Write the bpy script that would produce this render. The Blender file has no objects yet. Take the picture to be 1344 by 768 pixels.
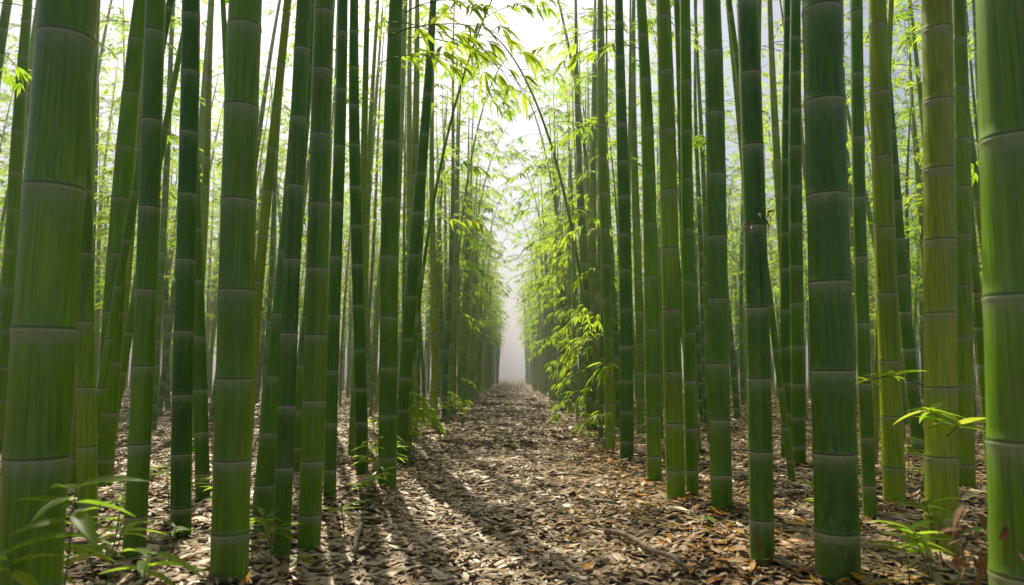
import bpy, math, random
import numpy as np
random.seed(7); rng=np.random.default_rng(7)
scene=bpy.context.scene
scene.view_settings.view_transform='Standard'
scene.view_settings.look='None'
scene.view_settings.exposure=0

# ------------------------------------------------------------ helpers
def link(o): scene.collection.objects.link(o); return o
def ss(a,b,x):
    t=np.clip((x-a)/(b-a),0,1); return t*t*(3-2*t)
def hgt(x,y):
    x=np.asarray(x,float); y=np.asarray(y,float)
    z=0.11*ss(0.55,1.35,np.abs(x+0.06*np.sin(y*0.7)))
    z=z+0.018*np.sin(x*3.1+y*1.3)+0.014*np.sin(x*5.3-y*2.7+1)+0.010*np.sin(y*6.1+x*2.2)
    z=z+0.02*ss(0.9,2.5,np.abs(x))*np.sin(x*1.7+2*np.sin(y*.8))
    return z
class MB:
    """vertex/face accumulator"""
    def __init__(s): s.v=[];s.f=[];s.m=[];s.c=[];s.n=0
    def add(s,V,F,mat,C=None):
        V=np.asarray(V,float).reshape(-1,3)
        s.v.append(V); 
        s.f.extend([tuple(i+s.n for i in f) for f in F]); s.m.extend([mat]*len(F))
        s.c.append(np.zeros((len(V),4)) if C is None else C)
        s.n+=len(V)
    def mesh(s,name,mats,smooth=True):
        me=bpy.data.meshes.new(name)
        V=np.concatenate(s.v)
        me.from_pydata(V.tolist(),[],s.f)
        for m in mats: me.materials.append(m)
        me.polygons.foreach_set('material_index',np.array(s.m,dtype=np.int32))
        me.polygons.foreach_set('use_smooth',np.full(len(s.f),smooth))
        ca=me.color_attributes.new('mask','FLOAT_COLOR','POINT')
        ca.data.foreach_set('color',np.concatenate(s.c).astype(np.float32).ravel())
        me.update(); return me
def norm(a): return a/np.maximum(np.linalg.norm(a,axis=-1,keepdims=True),1e-9)

T_LOW=(np.array([(0,0,0),(.4,-.5,.03),(1,0,-.06),(.4,.5,.03)]),[(0,1,2),(0,2,3)])
def fine_template(curl=.12,n=6):
    P=[];F=[]
    for i in range(n):
        t=i/(n-1); w=(math.sin(math.pi*min(1,t**.62))**.8 if 0<t<1 else 0.03)*.5
        z=-curl*t*t
        P+= [(t,-w,z+.10*w),(t,0,z-.0),(t,w,z+.10*w)]
    for i in range(n-1):
        a=i*3; F+=[(a,a+1,a+4,a+3),(a+1,a+2,a+5,a+4)]
    return np.array(P),F
T_FINE=fine_template(.22,7)
def place_leaves(mb,leaves,tmpl,mat):
    if not leaves: return
    T,F=tmpl
    P=np.array([l[0] for l in leaves]);D=norm(np.array([l[1] for l in leaves]));U=np.array([l[2] for l in leaves])
    L=np.array([l[3] for l in leaves]);W=np.array([l[4] for l in leaves])
    S=norm(np.cross(U,D)); N=np.cross(D,S)
    V=P[:,None,:]+D[:,None,:]*(T[:,0][None,:,None]*L[:,None,None])+S[:,None,:]*(T[:,1][None,:,None]*W[:,None,None])+N[:,None,:]*(T[:,2][None,:,None]*L[:,None,None])
    k=len(T); base=mb.n
    mb.v.append(V.reshape(-1,3)); mb.c.append(np.zeros((len(leaves)*k,4)))
    for i in range(len(leaves)):
        o=base+i*k
        for f in F: mb.f.append(tuple(a+o for a in f))
    mb.m.extend([mat]*(len(leaves)*len(F))); mb.n+=len(leaves)*k
def tube(mb,pts,rads,mat,n=5):
    pts=np.array(pts,float); m=len(pts); V=[];F=[]
    for i in range(m):
        d=norm(pts[min(i+1,m-1)]-pts[max(i-1,0)])
        a=np.cross(d,[0.31,0.2,.93] if abs(d[2])<.9 else [1,0,0]); a=norm(a); b=np.cross(d,a)
        for j in range(n):
            t=2*math.pi*j/n; V.append(pts[i]+rads[i]*(a*math.cos(t)+b*math.sin(t)))
    for i in range(m-1):
        for j in range(n):
            F.append((i*n+j,i*n+(j+1)%n,(i+1)*n+(j+1)%n,(i+1)*n+j))
    F.append(tuple(range((m-1)*n,m*n)))
    mb.add(V,F,mat)

def spray(mb,origin,az,elev,length,nt,lsize,tmpl,lm,tm,tn=3,perTwig=(3,6),rn=random):
    """arching branchlet with alternate twigs and fans of lanceolate leaves"""
    o=np.array(origin,float); d=np.array([math.cos(az)*math.cos(elev),math.sin(az)*math.cos(elev),math.sin(elev)])
    pts=[o.copy()];seg=6
    for i in range(seg):
        d=norm(d+np.array([rn.uniform(-.08,.08),rn.uniform(-.08,.08),-.15])); o=o+d*length/seg; pts.append(o.copy())
    tube(mb,pts,[length*.0065*(1-.8*i/seg) for i in range(seg+1)],tm,tn)
    leaves=[]
    for k in range(nt):
        t=(0.25+.75*(k+.5)/nt)*seg; i=min(int(t),seg-1); p=pts[i]+(pts[i+1]-pts[i])*(t-i)
        main=norm(pts[i+1]-pts[i]); side=norm(np.cross(main,[0,0,1.])); sg=1 if k%2 else -1
        td=norm(main*.8+side*sg*rn.uniform(.3,1.0)+np.array([0,0,rn.uniform(-.35,.25)]))
        tl=length*rn.uniform(.1,.28); tip=p+td*tl
        tube(mb,[p,p+td*tl*.5+np.array([0,0,.01]),tip],[length*.003]*2+[length*.0015],tm,3)
        nl=rn.randint(*perTwig)
        ts=norm(np.cross(td,[0,0,1.]))
        for q in range(nl):
            f=(q-(nl-1)/2)/max(1,nl-1)
            ld=td+ts*f*1.5+np.array([rn.uniform(-.2,.2),rn.uniform(-.2,.2),rn.uniform(-.65,.0)])
            up=np.array([rn.uniform(-.5,.5),rn.uniform(-.5,.5),1.])
            L=lsize*rn.uniform(.65,1.15)
            leaves.append((tip-td*tl*.35*abs(f),ld,up,L,L*rn.uniform(.13,.19)))
    place_leaves(mb,leaves,tmpl,lm)

def culm(mb,R,H,axis,internode,n,mat,z0=-.06,detail=True):
    """jointed bamboo culm; axis(z)->xy offset"""
    zs=[];rs=[];cs=[]
    z=z0; k=0; first=True
    def rad(z): 
        t=max(0,z)/H; return R*(1-.15*t-.80*max(0,t-.35)**1.25/.65**1.25*1.0) if t<1 else R*.05
    zn=z0
    while zn<H:
        L=internode*(.55+.45*min(1,(k+1)/5))*random.uniform(.93,1.07)*(1 if zn<H*.6 else .85)
        zt=zn+L; r=max(rad(zn),.004)
        if detail: prof=[(.012,1.0,0,0,0),(L*.10,.985,0,0,0),(L*.35,.98,0,0,0),(L*.65,.982,0,0,0),(L*.86,.99,0,.35,0),(L-.028,1.0,0,.9,0),(L-.011,1.01,.15,1,0),(L-.0065,1.03,.8,.3,0),(L-.0035,1.035,.8,0,0),(L,1.005,0,0,1),(L+.003,1.0,0,0,1),(L+.007,1.025,.3,0,.2)]
        else: prof=[(.012,1,0,0,0),(L*.5,.98,0,0,0),(L-.03,1.0,0,.9,0),(L-.006,1.04,.8,.3,0),(L,1.0,.1,0,1)]
        for (dz,f,a,b,c) in prof:
            zz=zn+dz
            if zz>H: break
            zs.append(zz); rs.append(max(rad(zz),.004)*f); cs.append((a,b,c,1))
        zn=zt;k+=1
    V=[];C=[];F=[]
    ang=np.arange(n)*2*math.pi/n
    for i,(z,r,c) in enumerate(zip(zs,rs,cs)):
        ox,oy=axis(z)
        V.append(np.stack([ox+r*np.cos(ang),oy+r*np.sin(ang),np.full(n,z)],1)); C+= [c]*n
    m=len(zs)
    for i in range(m-1):
        for j in range(n):
            F.append((i*n+j,i*n+(j+1)%n,(i+1)*n+(j+1)%n,(i+1)*n+j))
    F.append(tuple(range((m-1)*n,m*n)))
    mb.add(np.concatenate(V),F,mat,np.array(C,float))

# ------------------------------------------------------------ materials
def newmat(name):
    m=bpy.data.materials.new(name); m.use_nodes=True; nt=m.node_tree; nt.nodes.clear()
    out=nt.nodes.new('ShaderNodeOutputMaterial'); return m,nt,out
def N(nt,t,**k):
    n=nt.nodes.new(t)
    for a,b in k.items(): setattr(n,a,b)
    return n
def ramp(nt,stops,interp='LINEAR'):
    r=N(nt,'ShaderNodeValToRGB'); r.color_ramp.interpolation=interp
    e=r.color_ramp.elements
    while len(e)<len(stops): e.new(.5)
    for i,(p,c) in enumerate(stops): e[i].position=p; e[i].color=(*c,1)
    return r
def mix(nt,fac,a,b,mode='MIX'):
    m=N(nt,'ShaderNodeMix',data_type='RGBA',blend_type=mode)
    L=nt.links
    for s,v in ((m.inputs[0],fac),(m.inputs[6],a),(m.inputs[7],b)):
        if hasattr(v,'links') or hasattr(v,'is_output'): L.new(v,s)
        elif isinstance(v,(int,float)): s.default_value=v
        else: s.default_value=(*v,1)
    return m.outputs[2]
def culm_material():
    m,nt,out=newmat('bamboo_culm'); L=nt.links
    b=N(nt,'ShaderNodeBsdfPrincipled'); L.new(b.outputs[0],out.inputs[0])
    tc=N(nt,'ShaderNodeTexCoord'); oi=N(nt,'ShaderNodeObjectInfo')
    add=N(nt,'ShaderNodeVectorMath',operation='MULTIPLY_ADD')
    L.new(tc.outputs['Object'],add.inputs[0]); add.inputs[1].default_value=(1,1,1)
    comb=N(nt,'ShaderNodeCombineXYZ'); mul=N(nt,'ShaderNodeMath',operation='MULTIPLY'); mul.inputs[1].default_value=37
    L.new(oi.outputs['Random'],mul.inputs[0]); L.new(mul.outputs[0],comb.inputs[2]); L.new(comb.outputs[0],add.inputs[2])
    def noise(sc,vs,det=4):
        mp=N(nt,'ShaderNodeMapping'); mp.inputs['Scale'].default_value=vs
        L.new(add.outputs[0],mp.inputs[0]); n=N(nt,'ShaderNodeTexNoise'); n.inputs['Scale'].default_value=sc; n.inputs['Detail'].default_value=det
        L.new(mp.outputs[0],n.inputs['Vector']); return n.outputs['Fac']
    tone=ramp(nt,[(0,(.06,.17,.010)),(.3,(.105,.25,.011)),(.6,(.155,.31,.012)),(.85,(.22,.36,.016)),(1,(.30,.39,.026))])
    L.new(oi.outputs['Random'],tone.inputs[0])
    big=noise(1.0,(6,6,1.1)); r1=ramp(nt,[(.3,(.6,.66,.6)),(.7,(1.45,1.28,1.1))]); L.new(big,r1.inputs[0])
    c=mix(nt,1.0,tone.outputs[0],r1.outputs[0],'MULTIPLY')
    st=noise(1.0,(150,150,2.2),4); r2=ramp(nt,[(.35,(.6,.66,.6)),(.65,(1.35,1.3,1.3))]); L.new(st,r2.inputs[0])
    c=mix(nt,.7,c,r2.outputs[0],'MULTIPLY')
    sp=noise(60,(1,1,.45),5); r3=ramp(nt,[(.58,(0,0,0)),(.74,(1,1,1))]); L.new(sp,r3.inputs[0])
    f3=N(nt,'ShaderNodeMath',operation='MULTIPLY'); L.new(r3.outputs[0],f3.inputs[0]); f3.inputs[1].default_value=.4
    c=mix(nt,f3.outputs[0],c,(.27,.33,.12))
    sd=noise(9,(1,1,.55),7); r4=ramp(nt,[(.57,(0,0,0)),(.70,(1,1,1))]); L.new(sd,r4.inputs[0])
    f4=N(nt,'ShaderNodeMath',operation='MULTIPLY'); L.new(r4.outputs[0],f4.inputs[0]); f4.inputs[1].default_value=.35
    c=mix(nt,f4.outputs[0],c,(.19,.20,.05))
    at=N(nt,'ShaderNodeAttribute',attribute_name='mask'); sep=N(nt,'ShaderNodeSeparateColor'); L.new(at.outputs['Color'],sep.inputs[0])
    g=N(nt,'ShaderNodeMath',operation='MULTIPLY'); L.new(sep.outputs[1],g.inputs[0]); L.new(sp,g.inputs[1])
    c=mix(nt,g.outputs[0],c,(.32,.38,.22))
    rr=N(nt,'ShaderNodeMath',operation='MULTIPLY'); L.new(sep.outputs[0],rr.inputs[0]); rr.inputs[1].default_value=.85
    c=mix(nt,rr.outputs[0],c,(.48,.48,.32))
    dk=N(nt,'ShaderNodeMath',operation='MULTIPLY'); L.new(sep.outputs[2],dk.inputs[0]); dk.inputs[1].default_value=.6
    c=mix(nt,dk.outputs[0],c,(.07,.065,.02))
    L.new(c,b.inputs['Base Color'])
    rg=ramp(nt,[(.3,(.25,)*3),(.7,(.5,)*3)]); L.new(sd,rg.inputs[0]); L.new(rg.outputs[0],b.inputs['Roughness'])
    bp=N(nt,'ShaderNodeBump'); bp.inputs['Strength'].default_value=.2; bp.inputs['Distance'].default_value=.004
    L.new(st,bp.inputs['Height']); L.new(bp.outputs[0],b.inputs['Normal'])
    return m
def leaf_material(name,cols,tcols,tf=.5):
    m,nt,out=newmat(name); L=nt.links
    g=N(nt,'ShaderNodeNewGeometry'); oi=N(nt,'ShaderNodeObjectInfo')
    a=N(nt,'ShaderNodeMath',operation='MULTIPLY_ADD'); L.new(oi.outputs['Random'],a.inputs[0]); a.inputs[1].default_value=.35; 
    s=N(nt,'ShaderNodeMath',operation='MULTIPLY'); L.new(g.outputs['Random Per Island'],s.inputs[0]); s.inputs[1].default_value=.65; L.new(s.outputs[0],a.inputs[2])
    r=ramp(nt,cols); L.new(a.outputs[0],r.inputs[0]); t=ramp(nt,tcols); L.new(a.outputs[0],t.inputs[0])
    b=N(nt,'ShaderNodeBsdfPrincipled'); L.new(r.outputs[0],b.inputs['Base Color']); b.inputs['Roughness'].default_value=.45
    tr=N(nt,'ShaderNodeBsdfTranslucent'); L.new(t.outputs[0],tr.inputs[0])
    mx=N(nt,'ShaderNodeMixShader'); mx.inputs[0].default_value=tf; L.new(b.outputs[0],mx.inputs[1]); L.new(tr.outputs[0],mx.inputs[2]); L.new(mx.outputs[0],out.inputs[0])
    return m
M_culm=culm_material()
M_leaf=leaf_material('bamboo_leaf',[(0,(.06,.14,.012)),(.5,(.09,.20,.018)),(1,(.15,.26,.02))],[(0,(.34,.62,.03)),(.6,(.58,.82,.05)),(1,(.82,.90,.08))],.65)
M_litter=leaf_material('dead_leaf',[(0,(.13,.07,.028)),(.25,(.28,.17,.075)),(.55,(.47,.32,.165)),(.86,(.62,.48,.28)),(.93,(.50,.24,.035)),(.98,(.58,.35,.05)),(1,(.16,.24,.03))],[(0,(.08,.05,.02)),(.8,(.3,.2,.1)),(1,(.5,.3,.04))],.08)
M_autumn=leaf_material('yellow_fallen_leaf',[(0,(.40,.14,.015)),(.5,(.62,.32,.02)),(1,(.68,.48,.05))],[(0,(.5,.2,.02)),(1,(.7,.45,.05))],.3)
def simple(name,c1,c2,scale,rough=.8,bump=.5,vs=(1,1,1)):
    m,nt,out=newmat(name); L=nt.links; b=N(nt,'ShaderNodeBsdfPrincipled'); L.new(b.outputs[0],out.inputs[0]); b.inputs['Roughness'].default_value=rough
    tc=N(nt,'ShaderNodeTexCoord'); mp=N(nt,'ShaderNodeMapping'); mp.inputs['Scale'].default_value=vs; L.new(tc.outputs['Object'],mp.inputs[0])
    n=N(nt,'ShaderNodeTexNoise'); n.inputs['Scale'].default_value=scale; n.inputs['Detail'].default_value=8; L.new(mp.outputs[0],n.inputs['Vector'])
    r=ramp(nt,[(.3,c1),(.7,c2)]); L.new(n.outputs['Fac'],r.inputs[0]); L.new(r.outputs[0],b.inputs['Base Color'])
    bp=N(nt,'ShaderNodeBump'); bp.inputs['Strength'].default_value=bump; bp.inputs['Distance'].default_value=.02; L.new(n.outputs['Fac'],bp.inputs['Height']); L.new(bp.outputs[0],b.inputs['Normal'])
    return m
M_twig=simple('green_twig',(.06,.10,.02),(.12,.16,.04),20,.6,.1)
M_stick=simple('dry_wood',(.14,.10,.065),(.36,.28,.19),14,.85,.5,(1,1,1))
M_sheath=simple('dry_sheath',(.12,.06,.025),(.30,.17,.08),30,.8,.5)
def ground_mat(name,cs):
    m,nt,out=newmat(name); L=nt.links; b=N(nt,'ShaderNodeBsdfPrincipled'); L.new(b.outputs[0],out.inputs[0]); b.inputs['Roughness'].default_value=.9
    tc=N(nt,'ShaderNodeTexCoord')
    v=N(nt,'ShaderNodeTexVoronoi'); v.inputs['Scale'].default_value=22; L.new(tc.outputs['Object'],v.inputs['Vector'])
    sp=N(nt,'ShaderNodeSeparateColor'); L.new(v.outputs['Color'],sp.inputs[0])
    r=ramp(nt,[(0,cs[0]),(.5,cs[1]),(1,cs[2])]); L.new(sp.outputs[0],r.inputs[0])
    n=N(nt,'ShaderNodeTexNoise'); n.inputs['Scale'].default_value=1.7; n.inputs['Detail'].default_value=8; L.new(tc.outputs['Object'],n.inputs['Vector'])
    r2=ramp(nt,[(.3,(.55,.55,.55)),(.7,(1.15,1.15,1.15))]); L.new(n.outputs['Fac'],r2.inputs[0])
    c=mix(nt,1,r.outputs[0],r2.outputs[0],'MULTIPLY'); L.new(c,b.inputs['Base Color'])
    bp=N(nt,'ShaderNodeBump'); bp.inputs['Strength'].default_value=.6; bp.inputs['Distance'].default_value=.02; L.new(v.outputs['Distance'],bp.inputs['Height']); L.new(bp.outputs[0],b.inputs['Normal'])
    return m
M_ground=ground_mat('forest_floor',[(.06,.04,.02),(.16,.11,.06),(.30,.22,.13)])
M_path=ground_mat('trodden_soil',[(.09,.06,.035),(.22,.155,.09),(.36,.27,.17)])

# ------------------------------------------------------------ ground + path
xs=np.unique(np.round(np.concatenate([-np.geomspace(6,160,16),np.arange(-6,6.01,.15),np.geomspace(6,160,16)]),3))
ys=np.unique(np.round(np.concatenate([-np.geomspace(4,60,8),np.arange(-4,20,.16),np.arange(20,90,.6),np.geomspace(90,400,10)]),3))
def sheet(name,xs,ys,off,mat):
    X,Y=np.meshgrid(xs,ys); Z=hgt(X,Y)+off
    V=np.stack([X,Y,Z],-1).reshape(-1,3); nx=len(xs); ny=len(ys)
    F=[(j*nx+i,j*nx+i+1,(j+1)*nx+i+1,(j+1)*nx+i) for j in range(ny-1) for i in range(nx-1)]
    mb=MB(); mb.add(V,F,0); return link(bpy.data.objects.new(name,mb.mesh(name,[mat])))
sheet('ground',xs,ys,0,M_ground)
sheet('dirt_path',xs[(xs>-.83)&(xs<.83)],ys[(ys>-5)&(ys<120)],.004,M_path)

# ------------------------------------------------------------ leaf litter
def litter_mesh(name,xy,zf,size=(.05,.12),autumn=.02,n=4):
    K=len(xy); P=[];F=[]
    T=[]
    for i in range(n):
        t=i/(n-1); w=[.06,.46,.40,.02][i]; T+=[(t,-w),(t,0),(t,w)]
    T=np.array(T); Fq=[]
    for i in range(n-1):
        a=i*3; Fq+=[(a,a+1,a+4,a+3),(a+1,a+2,a+5,a+4)]
    L=rng.uniform(*size,K); W=L*rng.uniform(.16,.42,K)
    az=rng.uniform(0,6.283,K); pit=rng.normal(0,.12,K); rol=rng.normal(0,.20,K)
    D=np.stack([np.cos(az)*np.cos(pit),np.sin(az)*np.cos(pit),np.sin(pit)],1)
    S=norm(np.stack([-np.sin(az)*np.cos(rol),np.cos(az)*np.cos(rol),np.sin(rol)],1)); Nn=np.cross(D,S)
    curl=rng.normal(0,.16,K); fold=rng.uniform(-.15,.35,K); bend=rng.normal(0,.15,K)
    t=T[:,0][None,:]-.5; v=T[:,1][None,:]
    u=t*L[:,None]; s=v*W[:,None]+bend[:,None]*L[:,None]*t*t; h=curl[:,None]*L[:,None]*(t*t)*1.6+fold[:,None]*np.abs(v)*W[:,None]
    base=np.stack([xy[:,0],xy[:,1],zf(xy[:,0],xy[:,1])+.006+rng.uniform(0,.016,K)+np.abs(np.sin(pit))*L*.4],1)
    V=base[:,None]+D[:,None]*u[...,None]+S[:,None]*s[...,None]+Nn[:,None]*h[...,None]
    V=V.reshape(-1,3); m=len(T)
    Fa=(np.array(Fq)[None]+ (np.arange(K)*m)[:,None,None]).reshape(-1,4)
    me=bpy.data.meshes.new(name)
    me.vertices.add(len(V)); me.vertices.foreach_set('co',V.astype(np.float32).ravel())
    me.loops.add(Fa.size); me.loops.foreach_set('vertex_index',Fa.astype(np.int32).ravel())
    me.polygons.add(len(Fa)); me.polygons.foreach_set('loop_start',np.arange(0,Fa.size,4,dtype=np.int32))
    me.materials.append(M_litter); me.materials.append(M_autumn)
    mi=np.repeat((rng.random(K)<autumn).astype(np.int32),len(Fq)); me.polygons.foreach_set('material_index',mi)
    me.polygons.foreach_set('use_smooth',np.ones(len(Fa),bool))
    me.update(calc_edges=True); me.validate(); return me
K=95000
yy=1.2+ (rng.random(K)**1.25)*9.3; xx=rng.uniform(-1,1,K)*(1.2+yy*.78)
link(bpy.data.objects.new('fallen_leaves',litter_mesh('fallen_leaves',np.stack([xx,yy],1),hgt,(.04,.105),.012)))
K=1000
yy=rng.uniform(2.2,9,K); xx=1.0+rng.normal(0,.28,K)-.1
link(bpy.data.objects.new('yellow_leaf_drift',litter_mesh('yellow_leaf_drift',np.stack([xx,yy],1),lambda x,y:hgt(x,y)+.02,(.05,.12),.55)))

# ------------------------------------------------------------ GN instancer
def instancer(name,proto,pts,rot,scl):
    me=bpy.data.meshes.new(name); me.from_pydata(np.asarray(pts).tolist(),[],[])
    a=me.attributes.new('rot','FLOAT_VECTOR','POINT'); a.data.foreach_set('vector',np.asarray(rot,np.float32).ravel())
    a=me.attributes.new('scl','FLOAT','POINT'); a.data.foreach_set('value',np.asarray(scl,np.float32).ravel())
    o=link(bpy.data.objects.new(name,me))
    ng=bpy.data.node_groups.new(name,'GeometryNodeTree')
    ng.interface.new_socket('Geometry',in_out='INPUT',socket_type='NodeSocketGeometry'); ng.interface.new_socket('Geometry',in_out='OUTPUT',socket_type='NodeSocketGeometry')
    gi=ng.nodes.new('NodeGroupInput'); go=ng.nodes.new('NodeGroupOutput'); ip=ng.nodes.new('GeometryNodeInstanceOnPoints')
    ob=ng.nodes.new('GeometryNodeObjectInfo'); ob.inputs['Object'].default_value=proto; ob.inputs['As Instance'].default_value=True
    r=ng.nodes.new('GeometryNodeInputNamedAttribute'); r.data_type='FLOAT_VECTOR'; r.inputs['Name'].default_value='rot'
    s=ng.nodes.new('GeometryNodeInputNamedAttribute'); s.data_type='FLOAT'; s.inputs['Name'].default_value='scl'
    er=ng.nodes.new('FunctionNodeEulerToRotation')
    L=ng.links; L.new(gi.outputs[0],ip.inputs['Points']); L.new(ob.outputs['Geometry'],ip.inputs['Instance'])
    L.new(r.outputs['Attribute'],er.inputs[0]); L.new(er.outputs[0],ip.inputs['Rotation']); L.new(s.outputs['Attribute'],ip.inputs['Scale'])
    L.new(ip.outputs[0],go.inputs[0]); md=o.modifiers.new('instances','NODES'); md.node_group=ng
    return o
for k in range(3):
    n=1500; xy=rng.uniform(-.75,.75,(n,2)); pr=bpy.data.objects.new('litter_patch',litter_mesh('litter_patch',xy,lambda x,y:x*0,(.06,.13),.015))
    pts=[]
    y=9.0
    while y<75:
        w=min(2.2+ (y-9)*.9,16) if y<28 else 4
        for x in np.arange(-w,w,1.15):
            if rng.random()<.45: pts.append((x+rng.uniform(-.5,.5),y+rng.uniform(-.5,.5)))
        y+=1.0
    pts=np.array(pts); z=hgt(pts[:,0],pts[:,1])+.006
    instancer('leaf_litter',pr,np.column_stack([pts,z]),np.column_stack([pts[:,0]*0,pts[:,0]*0,rng.uniform(0,6.28,len(pts))]),rng.uniform(.9,1.15,len(pts)))

# ------------------------------------------------------------ bamboo grove prototypes (0-5 thin, 6-11 lush, 12-15 slim path-edge plants)
protos=[]
NP=20
for k in range(NP):
    random.seed(100+k)
    kind=0 if k<6 else (1 if k<12 else (2 if k<16 else 3))
    H=random.uniform(7.2,8.8) if kind<2 else random.uniform(6.2,7.4); R=[.048,.034,.056,.042,.060,.028][k%6]; bend=random.uniform(.1,.5) if kind<2 else random.uniform(.0,.15); mb=MB()
    ax=lambda z,b=bend,H=H,ph=random.uniform(0,6),wb=random.uniform(.008,.03):(b*(max(z,0)/H)**2.3+wb*math.sin(z*1.1+ph)-wb*math.sin(ph),wb*(math.sin(z*.9+ph)-math.sin(ph)))
    culm(mb,R,H,ax,random.uniform(.27,.38),12,0,detail=False)
    zs0=[[3.2,2.8,3.6,3.0,4.0,2.6],[2.6,2.0,3.2,2.4,3.0,1.7],[2.6,3.0,3.6,2.2,3.0,3.0],[3.4,3.8,3.6,3.2,3.0,3.0]][kind][k%6]
    ns=[7,30,17,5][kind]
    for i in range(ns):
        z=zs0+(H-zs0)*((i+random.random())/ns)**(1.15 if kind==1 else 1); x,y=ax(z); t=(z-zs0)/(H-zs0)
        ln=random.uniform(.5,1.0)*(1-.35*t)*(.6+.4*min(1,t*5))
        if kind>=2: ln=random.uniform(.3,.6)
        spray(mb,(x,y,z),random.uniform(0,6.283),random.uniform(.1,.75),ln,8 if kind<2 else 7,.15,T_LOW,1,2)
    me=mb.mesh('bamboo_proto',[M_culm,M_leaf,M_twig]); protos.append(bpy.data.objects.new('bamboo_plant',me))

# named roadside culms: X, Y, diameter, X where it leaves the top of the view
NEAR=[(-1.27,1.88,.155,-1.30),(-3.07,4.94,.118,-3.17),(-2.87,4.9,.14,-2.78),(-1.60,3.0,.09,-1.62),(-1.57,3.35,.095,-1.72),(-1.88,4.27,.085,-2.07),
(-1.085,2.73,.142,-1.11),(-1.31,3.7,.115,-1.19),(-1.015,3.12,.078,-1.0),(-.953,3.32,.108,-.955),(-1.13,4.35,.08,-1.18),(-1.18,5.5,.10,-1.30),(-.91,5.1,.14,-.886),(-1.03,6.45,.115,-.80),
(-4.92,6.7,.13,-4.99),(-1.62,5.2,.08,-1.45),(-2.25,5.9,.09,-2.1),(-1.45,6.3,.07,-1.42),(-2.5,4.1,.05,-2.2),(-3.6,6.2,.07,-3.1),(-2.0,5.1,.055,-2.35),
(1.30,1.82,.16,1.40),(1.82,3.0,.13,1.94),(1.2,2.62,.158,1.30),(2.27,4.17,.125,2.36),(1.88,3.7,.07,2.0),(1.03,2.92,.10,1.09),(1.17,3.92,.12,1.21),(1.12,4.36,.08,1.175),
(.996,4.26,.115,.99),(1.08,5.3,.115,1.06),(1.07,6.5,.13,1.10),(1.03,7.3,.11,1.0),(2.3,5.6,.11,2.47),(2.4,6.1,.09,2.6),(3.2,4.94,.12,3.38),(1.55,5.9,.08,1.5),(1.7,4.9,.07,1.9),(-2.1,3.5,.09,-2.3),(2.75,3.6,.08,2.9),(2.0,5.0,.05,1.7),(2.9,5.6,.06,3.3)]
for i,(X,Y,D,Xt) in enumerate(NEAR):
    random.seed(500+i)
    zt=.8+.576*Y; lean=(Xt-X)/zt; ly=random.uniform(-.02,.02); H=random.uniform(5.6,6.6); ph=random.uniform(0,6); wb=random.uniform(.006,.022)
    q=.04*(1 if X<0 else -1)
    ax=lambda z,lean=lean,ly=ly,ph=ph,q=q,H=H,zt=zt,wb=wb:(lean*z+wb*math.sin(z*1.1+ph)-wb*math.sin(ph)+q*max(0,(z-zt)/H)**2*3, ly*z+wb*math.sin(z*.8+ph)-wb*math.sin(ph))
    mb=MB(); culm(mb,D/2,H+1.0,ax,(.30+D*.75)*random.uniform(.85,1.1),28,0)
    zs0=max(zt+.5,4.0); ns=3
    for j in range(ns):
        z=zs0+(H+.8-zs0)*(j+random.random())/ns; x,y=ax(z)
        spray(mb,(x,y,z),random.uniform(0,6.283),random.uniform(.1,.75),random.uniform(.35,.65),7,.14,T_LOW,1,2)
    o=link(bpy.data.objects.new('bamboo_stalk',mb.mesh('bamboo_stalk',[M_culm,M_leaf,M_twig]))); o.location=(X,Y,float(hgt(X,Y)))

# grove filling
placed=[(a[0],a[1]) for a in NEAR]; cell={}
def key(x,y): return (int(math.floor(x/.5)),int(math.floor(y/.5)))
for p in placed: cell.setdefault(key(*p),[]).append(p)
def ok(x,y,d):
    kx,ky=key(x,y)
    for a in (-2,-1,0,1,2):
        for b in (-2,-1,0,1,2):
            for q in cell.get((kx+a,ky+b),[]):
                if (q[0]-x)**2+(q[1]-y)**2<d*d: return False
    return True
grove=[]
def put(x,y,e=0): cell.setdefault(key(x,y),[]).append((x,y)); grove.append((x,y,e))
random.seed(11)
for s in (-1,1):
    y=7.6
    while y<56:
        for c in range(2):
            x=s*(1.06+c*.38+random.uniform(-.03,.2)+.06*math.sin(y*.35)); yj=y+random.uniform(-.12,.12)
            if ok(x,yj,.2): put(x,yj,1)
        y+=random.uniform(.55,1.05)
def dens(x,y):
    if y<2.4: return 0
    if abs(x)<1.75 and y<7.4: return 0
    if abs(x)<2.6 and y<4.5: return 0
    return 1
for _ in range(5000):
    y=random.uniform(2,32); x=random.uniform(-20,20)
    if abs(x)<1.6 or abs(x)>(y*.85+4): continue
    if random.random()>dens(x,y): continue
    if ok(x,y,.76 if abs(x)>3 else .66): put(x,y)
for _ in range(400):
    y=random.uniform(32,56); x=random.uniform(1.6,6)*random.choice((-1,1))
    if ok(x,y,.75): put(x,y)
for _ in range(900):
    y=random.uniform(30,46); x=random.uniform(6,32)*random.choice((-1,1))
    if ok(x,y,.75): put(x,y)
g=np.array(grove); 
near_c=np.abs(g[:,0])<4.5
pl=np.where(near_c,np.clip((g[:,1]-12)/4,0,.9),np.clip((g[:,1]-7)/4,0,.9))*np.where((g[:,0]<0)&(g[:,0]>-3.5),.75,1)
pick=rng.integers(0,6,len(g))+6*(rng.random(len(g))<pl)
pick=np.where(g[:,2]>0,np.where(g[:,1]<13,16,12)+rng.integers(0,4,len(g)),pick)
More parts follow.
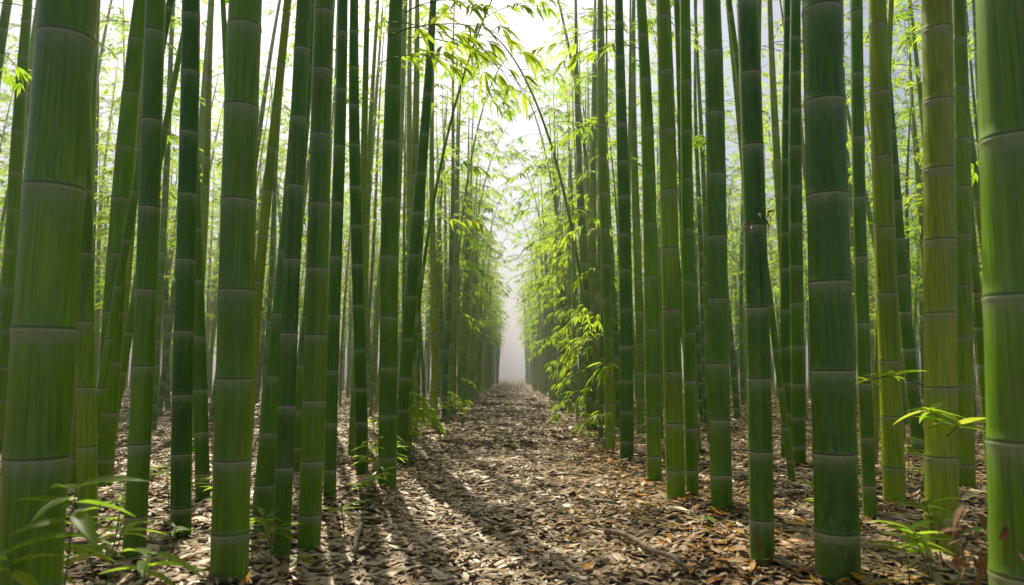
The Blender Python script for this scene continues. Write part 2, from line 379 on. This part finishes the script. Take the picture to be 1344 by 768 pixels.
for k in range(NP):
    q=g[pick==k][:,:2]; n=len(q)
    if n==0: continue
    rz=rng.uniform(0,6.283,n)
    rot=np.column_stack([rng.normal(0,.04,n),rng.normal(0,.04 if k<12 else .028,n),rz])
    instancer('bamboo_grove',protos[k],np.column_stack([q,hgt(q[:,0],q[:,1])]),rot,rng.uniform(.82,1.12,n))

# ------------------------------------------------------------ arching thin culms over the path
def arching(name,P,r0,sprays,ls=.15):
    P=np.array(P,float); n=60; ts=np.linspace(0,1,n)
    co=[np.polyfit(np.linspace(0,1,len(P)),P[:,i],min(3,len(P)-1)) for i in range(3)]
    C=np.stack([np.polyval(c,ts) for c in co],1); mb=MB()
    nn=12; V=[];F=[];Cc=[]
    for i in range(n):
        d=norm(C[min(i+1,n-1)]-C[max(i-1,0)]); a=norm(np.cross(d,[0,1,0.])); b=np.cross(d,a)
        node=(i%5==0); r=r0*(1-.8*ts[i])*(1.12 if node else 1)
        for j in range(nn):
            t=2*math.pi*j/nn; V.append(C[i]+r*(a*math.cos(t)+b*math.sin(t))); Cc.append((.8 if node else 0,.6 if i%5==4 else 0,0,1))
    for i in range(n-1):
        for j in range(nn): F.append((i*nn+j,i*nn+(j+1)%nn,(i+1)*nn+(j+1)%nn,(i+1)*nn+j))
    mb.add(V,F,0,np.array(Cc,float))
    for (t,az,ln,nt) in sprays:
        i=int(t*(n-1)); spray(mb,C[i],az,random.uniform(.1,.5),ln,nt,ls,T_FINE,1,2,4)
    return link(bpy.data.objects.new(name,mb.mesh(name,[M_culm,M_leaf,M_twig])))
random.seed(21)
W=math.pi
arching('arching_bamboo',[(1.10,9.2,0),(1.0,9.0,1.4),(.72,8.6,3.0),(.3,8.0,4.1),(-.25,7.4,4.75)],.03,
  [(.12,W,.5,6),(.18,W*.8,.5,6),(.24,W*1.1,.6,7),(.3,0.3,.5,6),(.36,W,.6,7),(.45,W*.9,.6,7),(.52,.5,.6,7),(.6,W*1.1,.6,8),(.7,-.3,.6,8),(.78,W,.6,8),(.86,.3,.6,8),(.93,W*.9,.6,8),(.98,W*1.2,.6,8),(.99,W*.7,.5,8)])
arching('arching_bamboo',[(-1.0,6.75,0),(-.93,6.7,1.4),(-.75,6.6,2.7),(-.43,6.5,4.0),(.0,6.3,4.9)],.024,
  [(.55,0,.4,5),(.7,.3,.5,7),(.8,W,.5,7),(.85,-.4,.6,8),(.93,.2,.6,8),(.97,W*.9,.6,8)])
arching('arching_bamboo',[(1.35,10.5,0),(1.3,10.4,2),(1.15,10.2,4),(.85,10,6),(.3,9.6,7.8)],.05,
  [(.5,W,.8,9),(.6,W*1.1,.8,9),(.7,W*.8,.9,10),(.8,0,.9,10),(.9,W,.9,10),(.95,.5,.9,10)])
for i,(s,y0) in enumerate([(-1,12.5),(1,13.5),(-1,16),(1,18),(-1,21),(1,24),(-1,28),(1,33)]):
    sp=[(t,random.choice([0,W])+random.uniform(-.9,.9),random.uniform(.5,.9),8) for t in np.linspace(.34,.99,18)]
    arching('arching_bamboo',[(s*1.1,y0,0),(s*1.05,y0,2),(s*.9,y0-.2,4),(s*.55,y0-.4,5.6),(s*.1,y0-.6,6.6)],.035,sp,.16)

# leafy side branches growing from roadside culms
random.seed(33)
def branch_obj(name,items):
    mb=MB()
    for (p,az,el,ln,nt,ls) in items: spray(mb,p,az,el,ln,nt,ls,T_FINE,0,1,5,(3,5))
    return link(bpy.data.objects.new(name,mb.mesh(name,[M_leaf,M_twig])))
items=[]
for i in range(40):
    y=random.uniform(6.4,12); items.append(((1.0,y,random.uniform(.5,3.6)),W+random.uniform(-.9,.9),random.uniform(-.1,.5),random.uniform(.3,.6),6,.15))
branch_obj('bamboo_side_branches',items)
items=[]
for i in range(80):
    y=random.uniform(10,32); s=random.choice((-1,1)); items.append(((s*1.05,y,random.uniform(1.6,5.0)),(W if s>0 else 0)+random.uniform(-.9,.9),random.uniform(-.1,.5),random.uniform(.4,.65),8,.16))
branch_obj('bamboo_side_branches',items)
branch_obj('overhanging_bamboo_branch',[((-.88,4.6,3.25),-.3,.4,.9,9,.19),((-.88,4.5,3.3),.3,.3,.7,9,.19),((-.9,4.4,2.95),-.1,.5,.55,6,.17),((-.82,5.1,3.5),.1,.2,1.0,9,.19),((-.85,5.1,3.7),-.5,.3,.8,9,.18),
  ((1.05,5.3,3.5),W,.4,.6,7,.17),((1.05,6.5,4.3),W*.9,.3,.8,9,.17),((-.8,6.4,2.3),.0,.5,.5,6,.18)])
branch_obj('bamboo_side_branches',[((-1.03,6.4,.5+.1*i),random.uniform(-1,1),.3,.35,5,.13) for i in range(3)]+[((-1.1,8.5,.45),-.3,.5,.5,6,.15),((-1.1,9.2,.6),.1,.3,.5,6,.15),((-1.05,10.5,.8),0,.3,.6,6,.15)])

# ------------------------------------------------------------ seedlings and low leaf rosettes
def rosette(mb,top,base,nl,ls,spread=.55):
    tube(mb,[base,(base+top)/2+np.array([.004,0,0]),top],[.003,.0025,.0015],1,5)
    lv=[]
    for i in range(nl):
        a=i*2.4+random.uniform(-.4,.4); t=.06*(i/nl)
        d=np.array([math.cos(a),math.sin(a),random.uniform(-.25,.5)]); L=ls*random.uniform(.7,1.15)
        lv.append((top+(base-top)*t*3,d,np.array([random.uniform(-.3,.3),random.uniform(-.3,.3),1]),L,L*random.uniform(.19,.26)))
    place_leaves(mb,lv,T_FINE,0)
def seedling(x,y,h,nl,ls,seed):
    random.seed(seed); mb=MB()
    for q in range(1+(h>.15)+(h>.3)):
        f=1-.28*q
        rosette(mb,np.array([random.uniform(-.06,.06)*(1+q),random.uniform(-.06,.06)*(1+q),h*f]),np.array([0,0,-.02]),max(5,nl-q),ls)
    o=link(bpy.data.objects.new('bamboo_seedling',mb.mesh('bamboo_seedling',[M_leaf,M_twig]))); o.location=(x,y,float(hgt(x,y)))
for i,(x,y,h,nl,ls) in enumerate([(-1.12,1.75,.52,8,.16),(-1.32,2.1,.30,7,.15),(-.98,1.78,.38,7,.15),(-1.0,2.98,.20,8,.14),(-1.2,3.0,.16,7,.12),(-1.5,3.6,.18,7,.12),(-1.9,3.9,.24,7,.12),(-2.2,4.2,.2,7,.12),
   (-.95,5.3,.30,9,.14),(-1.1,5.7,.42,9,.15),(-.95,6.7,.35,9,.14),(-1.4,2.9,.14,7,.1),(-1.75,3.1,.22,7,.12),(-2.1,3.0,.2,7,.12),(1.46,2.45,.20,8,.15),(1.62,2.65,.24,8,.14),(1.34,2.4,.15,6,.12),(1.75,2.55,.2,7,.14),
   (.95,3.6,.06,6,.07),(-.9,2.9,.06,6,.08),(1.9,4.3,.18,7,.1),(2.3,4.0,.25,7,.12),(-2.6,5.6,.25,7,.12),(1.45,7.5,.3,8,.13),(-1.0,8.2,.4,8,.15),(1.0,9.4,.4,8,.15),(-.98,10.5,.5,8,.15),
   (-.86,4.3,.22,8,.12),(-.84,3.55,.15,7,.12),(-.92,4.75,.35,8,.14),(-1.45,2.5,.25,8,.14),(1.55,3.4,.2,8,.12),(1.4,3.1,.12,7,.11),(-3.0,4.3,.3,8,.14),(-2.6,3.4,.25,7,.13),(2.6,4.6,.3,8,.13),(1.0,7.9,.35,8,.14)]): seedling(x,y,h,nl,ls,900+i)
random.seed(77); mb=MB()
for top,base,n,ls in [((1.60,2.93,.86),(1.78,2.98,.82),8,.13),((1.50,2.9,.84),(1.6,2.93,.86),5,.12),((1.72,2.85,.72),(1.84,2.96,.66),8,.17),((1.80,2.80,.66),(1.84,2.95,.6),7,.16)]:
    rosette(mb,np.array(top),np.array(base),n,ls)
link(bpy.data.objects.new('bamboo_leaf_sprig',mb.mesh('bamboo_leaf_sprig',[M_leaf,M_twig])))

# ------------------------------------------------------------ sticks and dry sheaths
def stick(pts,r,side=None):
    mb=MB(); P=[(x,y,float(hgt(x,y))+dz+.015) for x,y,dz in pts]
    tube(mb,P,[r*(1-.5*i/(len(P)-1))*random.uniform(.88,1.1) for i in range(len(P))],0,9)
    if side: tube(mb,[(x,y,float(hgt(x,y))+dz) for x,y,dz in side],[r*.5,r*.4,r*.2],0,7)
    link(bpy.data.objects.new('fallen_branch',mb.mesh('fallen_branch',[M_stick])))
random.seed(5)
stick([(.50,3.75,.03),(.56,3.6,.045),(.60,3.4,.04),(.63,3.2,.035),(.69,3.05,.045),(.72,2.92,.03)],.016,[(.58,3.5,.04),(.64,3.5,.06),(.72,3.55,.06)])
stick([(-.80,3.75,.03),(-.77,3.55,.04),(-.74,3.35,.035),(-.70,3.15,.04)],.014)
stick([(.55,4.6,.03),(.62,4.45,.045),(.66,4.3,.04)],.014)
stick([(.3,5.6,.03),(.45,5.5,.04),(.6,5.45,.035)],.010)
stick([(-1.9,3.0,.03),(-1.7,3.1,.04),(-1.5,3.05,.035)],.012)
def sheath(x,y,z,r,n,ln,seed):
    random.seed(seed); mb=MB(); lv=[]
    for i in range(n):
        a=random.uniform(0,6.283); o=np.array([math.cos(a)*r,math.sin(a)*r,random.uniform(-.5,.5)*ln*1.2])
        d=np.array([math.cos(a)*random.uniform(.1,.8),math.sin(a)*random.uniform(.1,.8),random.uniform(-1,.6)])
        lv.append((o,d,np.array([math.cos(a),math.sin(a),.3]),ln*random.uniform(.4,1),ln*random.uniform(.1,.25)))
    place_leaves(mb,lv,T_FINE,0)
    o=link(bpy.data.objects.new('dry_bamboo_sheath',mb.mesh('dry_bamboo_sheath',[M_sheath]))); o.location=(x,y,z)
sheath(1.255,1.83,.48,.085,30,.09,1); sheath(1.26,1.83,.38,.09,30,.09,2); sheath(1.06,2.9,1.52,.05,12,.06,3); sheath(1.2,3.9,.75,.06,6,.05,4); sheath(1.03,2.92,.12,.055,12,.1,6)

# ------------------------------------------------------------ mist (real volume)
def mist(name,x0,x1,y0,y1,z0,z1,dens,col,an=.5):
    mb=MB(); V=[(x,y,z) for x in (x0,x1) for y in (y0,y1) for z in (z0,z1)]
    F=[(0,1,3,2),(4,6,7,5),(0,4,5,1),(2,3,7,6),(0,2,6,4),(1,5,7,3)]; mb.add(V,F,0)
    m,nt,out=newmat(name); v=N(nt,'ShaderNodeVolumeScatter'); v.inputs['Density'].default_value=dens; v.inputs['Color'].default_value=(*col,1); v.inputs['Anisotropy'].default_value=an
    nt.links.new(v.outputs[0],out.inputs['Volume']); link(bpy.data.objects.new(name,mb.mesh(name,[m],False)))
mist('mist',-20,20,6,58,-1,9,.011,(.94,1,.86),.65)
mist('mist',-60,60,58.1,330,-1,8,.03,(1,1,.97),.6)

# ------------------------------------------------------------ light, sky, camera
EL=math.radians(50); AZ=math.radians(-17)
w=bpy.data.worlds.new('World'); scene.world=w; w.use_nodes=True; nt=w.node_tree; nt.nodes.clear()
sky=nt.nodes.new('ShaderNodeTexSky'); sky.sky_type='NISHITA'; sky.sun_disc=False; sky.sun_elevation=EL; sky.sun_rotation=AZ; sky.dust_density=4; sky.air_density=1
bg=nt.nodes.new('ShaderNodeBackground'); bg.inputs[1].default_value=.115; wo=nt.nodes.new('ShaderNodeOutputWorld')
nt.links.new(sky.outputs[0],bg.inputs[0]); nt.links.new(bg.outputs[0],wo.inputs[0])
sl=bpy.data.lights.new('sun','SUN'); sl.energy=5; sl.angle=math.radians(.5); sl.color=(1,.92,.72)
so=link(bpy.data.objects.new('sun',sl))
from mathutils import Vector
sd=Vector((math.sin(AZ)*math.cos(EL),math.cos(AZ)*math.cos(EL),math.sin(EL)))
so.rotation_euler=sd.to_track_quat('Z','Y').to_euler(); so.location=sd*30
cam=bpy.data.cameras.new('camera'); cam.lens=24; cam.sensor_width=36; cam.clip_end=1500; cam.clip_start=.05
cam.dof.use_dof=True; cam.dof.focus_distance=5; cam.dof.aperture_fstop=2.8
co=link(bpy.data.objects.new('camera',cam)); co.location=(0,0,.87); co.rotation_euler=(math.radians(96.75),0,0)
scene.camera=co
